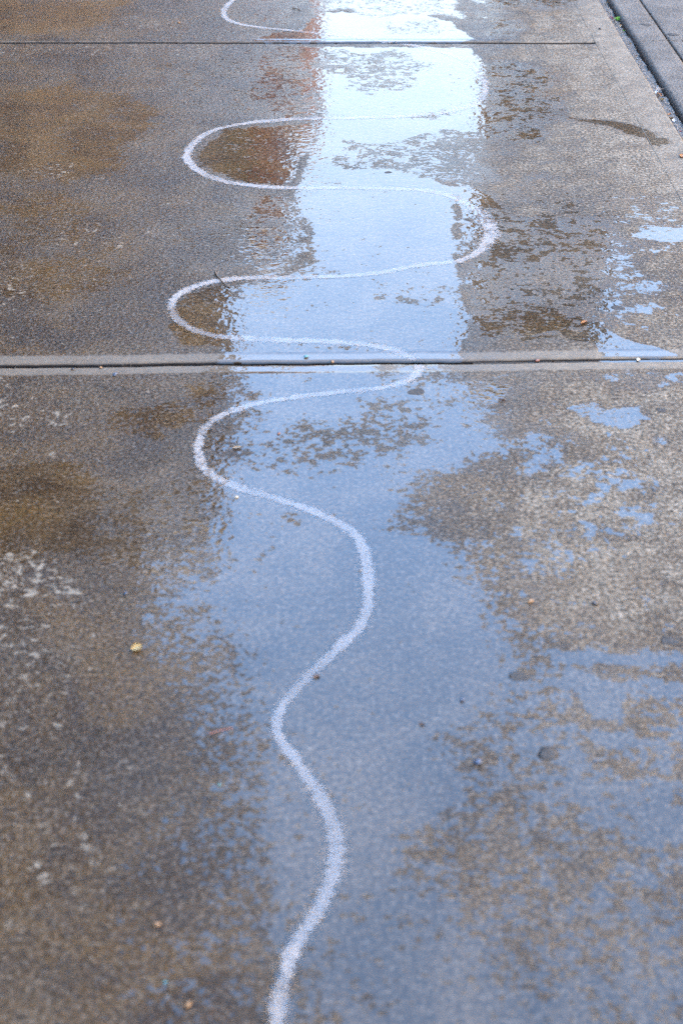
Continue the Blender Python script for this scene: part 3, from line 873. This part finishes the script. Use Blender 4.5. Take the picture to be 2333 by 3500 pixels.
GAPL = [  # photo x, y, length, width, material, label
    (1404, 38, .030, .016, M_LR, 'reddish leaf beside the green sprig in the kerb gap'),
    (1424, 58, .022, .012, M_LT, 'tan leaf in the kerb gap below the green sprig'),
    (1431, 70, .018, .010, M_LG, 'little green leaf in the kerb gap below the tan leaf'),
    (1507, 208, .026, .014, M_LW, 'white scrap on top of the leaf heap in the kerb gap'),
    (1510, 214, .030, .014, M_LB, 'dark brown leaf under the white scrap in the kerb gap'),
    (1516, 218, .024, .010, M_LO, 'rusty leaf in the heap in the kerb gap'),
    (1520, 224, .022, .010, M_LY, 'yellow leaf sliver in the heap in the kerb gap'),
    (1505, 220, .026, .010, M_LB, 'crumpled brown leaf at the slab side of the heap in the kerb gap'),
    (1534, 262, .022, .010, M_LO, 'orange leaf sliver in the kerb gap below the heap'),
    (1540, 268, .026, .010, M_LT, 'tan leaf sliver in the kerb gap below the heap'),
    (1546, 275, .024, .012, M_LW, 'pale leaf curl in the kerb gap near the right edge'),
    (1553, 302, .024, .009, M_LR, 'pink red leaf sliver in the kerb gap at the right edge'),
    (1558, 315, .022, .010, M_LY, 'yellow leaf bit in the kerb gap at the right edge, lowest of them'),
    (1393, 4, .022, .010, M_LT, 'tan leaf at the very top of the kerb gap'),
    (1460, 128, .020, .008, M_LB, 'dark leaf sliver in the kerb gap between sprig and heap'),
    (1447, 96, .018, .008, M_LT, 'dull tan leaf bit in the kerb gap above the middle')]
for i, (x, y, L, W, mt, lab) in enumerate(GAPL):
    gx, gy = G(x, y)
    gx = min(max(gx, 1.200), 1.226)
    o = leaf('gutter_leaf', mt, L, W, .25, (gx, gy, -.008 + .003 * (i % 3)), rs.uniform(.8, 2.4), (rs.uniform(-.3, .3), rs.uniform(-.3, .3)), 60 + i)
    tag(o, lab, 'leaf', 'leaves and scraps caught in the kerb gap')
# green sprig
gx, gy = G(1411, 43)
sp = empty('weed_sprig', (1.222, gy, -.008)); tag(sp, 'bright green weed sprig growing in the kerb gap at the top right', 'weed')
for i in range(8):
    a = i * .9
    o = leaf('leaf', M_LG, .020, .010, .15, (.008 * math.cos(a), .008 * math.sin(a), .002 + .0015 * i), a, (.2, -.35), 80 + i, sp)
bm = bmesh.new(); bmesh.ops.create_cone(bm, cap_ends=True, segments=8, radius1=.0015, radius2=.001, depth=.016)
mesh_obj('stem', bm, M_LG, sp, True, (0, 0, .006))
# hair-thin white rootlets over the heap
bm = bmesh.new()
gx, gy = G(1504, 205)
for i in range(26):
    a = rs.uniform(0, math.pi); L = rs.uniform(.008, .02)
    dx, dy = math.cos(a) * L, math.sin(a) * L
    x0, y0 = rs.uniform(-.008, .008), rs.uniform(-.015, .015)
    w = .0004
    z1, z2 = rs.uniform(.0, .006), rs.uniform(.004, .012)
    v = [bm.verts.new(c) for c in ((x0, y0, z1), (x0 + w, y0 + w, z1), (x0 + dx + w, y0 + dy + w, z2), (x0 + dx, y0 + dy, z2), (x0, y0, z1 + w), (x0 + dx, y0 + dy, z2 + w))]
    bm.faces.new((v[0], v[1], v[2], v[3])); bm.faces.new((v[1], v[4], v[5], v[2])); bm.faces.new((v[4], v[0], v[3], v[5]))
o = mesh_obj('seed_fluff', bm, M_LW, None, False, (1.212, gy, -.004))
tag(o, 'wispy white seed fluff on the leaf heap in the kerb gap', 'seed fluff')

# ------------------------------------------------------------------ buildings mirrored in the water
def brick_mat(name, c1, c2, mortar, sc=1.0):
    k = NT(name)
    tc = k.node('ShaderNodeNewGeometry')
    sp_ = k.node('ShaderNodeSeparateXYZ'); k.L(tc.outputs['Position'], sp_.inputs[0])
    cb = k.node('ShaderNodeCombineXYZ')
    k.L(k.math('ADD', sp_.outputs[0], sp_.outputs[1]), cb.inputs[0]); k.L(sp_.outputs[2], cb.inputs[1])
    br = k.node('ShaderNodeTexBrick')
    k.L(cb.outputs[0], br.inputs['Vector'])
    br.inputs['Scale'].default_value = 4.0 * sc
    br.inputs['Color1'].default_value = (*c1, 1); br.inputs['Color2'].default_value = (*c2, 1)
    br.inputs['Mortar'].default_value = (*mortar, 1)
    br.inputs['Mortar Size'].default_value = .02
    nz = k.noise(tc.outputs['Position'], .6, 4, .6)
    c = k.mix(k.step(nz, .3, .7), br.outputs['Color'], (c2[0] * .7, c2[1] * .7, c2[2] * .7))
    k.L(k.mix(.6, br.outputs['Color'], c), k.b.inputs['Base Color'])
    k.b.inputs['Roughness'].default_value = .85
    return k.m
M_BR = brick_mat('red_brick', (.30, .10, .06), (.24, .08, .05), (.30, .26, .22))
M_BT = brick_mat('tan_brick', (.15, .095, .05), (.11, .07, .037), (.16, .13, .10))
M_BD = brick_mat('brown_brick', (.085, .052, .03), (.065, .04, .024), (.09, .07, .055))
M_ST = simple_mat('pale_stone', (.66, .55, .40), .8, .25, 2)
M_FR = simple_mat('window_frame', (.10, .09, .08), .6, .2, 5)
kg = NT('window_glass')
kg.b.inputs['Base Color'].default_value = (.02, .025, .03, 1); kg.b.inputs['Roughness'].default_value = .05
M_GL = kg.m

def building(name, x0, x1, y0, y1, h, mat, face, label, wins=(), cornice=.5, group=None):
    """face: 'E' = facade towards +x, 'S' = towards -y (the camera), 'W' towards -x"""
    b = empty(name, ((x0 + x1) / 2, (y0 + y1) / 2, 0))
    tag(b, label, 'building', group)
    ox, oy = b.location.x, b.location.y
    bm = bmesh.new(); box(bm, x0 - ox, x1 - ox, y0 - oy, y1 - oy, -.25, h)
    mesh_obj('wall', bm, mat, b, False)
    bm = bmesh.new(); c = cornice
    box(bm, x0 - ox - c * .3, x1 - ox + c * .3, y0 - oy - c * .3, y1 - oy + c * .3, h + .003, h + c)
    box(bm, x0 - ox - c * .15, x1 - ox + c * .15, y0 - oy - c * .15, y1 - oy + c * .15, h + c + .003, h + c * 1.8)
    mesh_obj('cornice', bm, M_ST, b, False)
    # one window mesh shared by all
    fm = pm = None
    for f in wins:
        face_, us, zs = f
        for u in us:
            for z in zs:
                if fm is None:
                    bm = bmesh.new()
                    for q in ((-.6, -.48, -.9, .9), (.48, .6, -.9, .9), (-.478, .478, .8, .9), (-.478, .478, -.9, -.8), (-.478, .478, -.04, .04)):
                        box(bm, q[0], q[1], -.06, .02, q[2], q[3])
                    box(bm, -.75, .75, -.16, .02, -1.02, -.905)
                    o = mesh_obj('window', bm, M_FR, b, False); fm = o.data
                    bm = bmesh.new(); box(bm, -.477, .477, -.02, .015, -.797, .797)
                    p = mesh_obj('pane', bm, M_GL, o, False); pm = p.data
                else:
                    o = link(bpy.data.objects.new('window', fm), b)
                    p = link(bpy.data.objects.new('pane', pm), o)
                if face_ == 'S': o.location = (u - ox, y0 - oy - .021, z); o.rotation_euler = (0, 0, 0)
                elif face_ == 'E': o.location = (x1 - ox + .021, u - oy, z); o.rotation_euler = (0, 0, math.pi / 2)
                elif face_ == 'W': o.location = (x0 - ox - .021, u - oy, z); o.rotation_euler = (0, 0, -math.pi / 2)
    return b

R = lambda a, b_, s: [a + s * i for i in range(int((b_ - a) / s) + 1)]
building('brick_building', -15, -3.05, 26.5, 35.5, 16.2, M_BT, 'E', 'tan brick building mirrored brown left of the puddle at the near joint',
         [('E', [28.5, 31, 33.5], R(5.0, 14.5, 3.4))], .55)
building('brick_building', -15, -3.05, 13.5, 26.45, 10.6, M_BT, 'E', 'lower tan brick building mirrored in the wet near slab at the left',
         [], .45)
building('brick_building', -15, -3.05, -14, 13.45, 14.5, M_BD, 'E', 'brown brick building mirrored in the brown wet concrete at the far left',
         [], .45)
building('brick_building', -4.5, -3.05, 68, 128, 27.2, M_BR, 'S', 'red brick building mirrored along the left shore of the puddle',
         [('E', R(72, 124, 6), R(12, 24, 3.5))], .8)
building('brick_building', -17, -4.52, 66, 120, 25.6, M_BD, 'S', 'brown brick building mirrored left of the red brick one beside the puddle',
         [('S', R(-15, -5.8, 3.0), R(12, 24, 3.5))], .4)
building('brick_tower', -22, -3.0, 165, 220, 54, M_BR, 'S', 'far brick tower mirrored at the top left of the puddle',
         [('S', R(-20, -5, 4), R(38, 50, 4))], .8)
building('brick_tower', 6.5, 12.6, 62.5, 65.5, 31.0, M_BD, 'S', 'dark brown brick tower mirrored at the right shore of the puddle',
         [('S', R(7.8, 11.5, 1.8), R(14, 30, 3.2)), ('W', [64], R(14, 30, 3.2))], .8)
building('brick_building', 12.7, 27, 63.5, 78, 21.5, M_BD, 'S', 'lower brown brick building right of the tower mirrored at the right',
         [('S', R(14, 25, 2.4), R(12, 20, 3.2))], .6)
building('bounce_stone_building', 17.0, 30, -70, 36, 22, M_ST, 'W', 'unseen cream stone building added across the road to bounce warm sunlight onto the pavement', [('W', R(-30, 33, 4.5), [4, 8, 12, 16])], .6)  # out of view, made tall and pale as a warm light reflector
building('low_building', 17.0, 30, 37, 60, 7.0, M_BR, 'W', 'low red brick building across the road at the far right', [('W', R(40, 58, 6), [3.5])], .4)
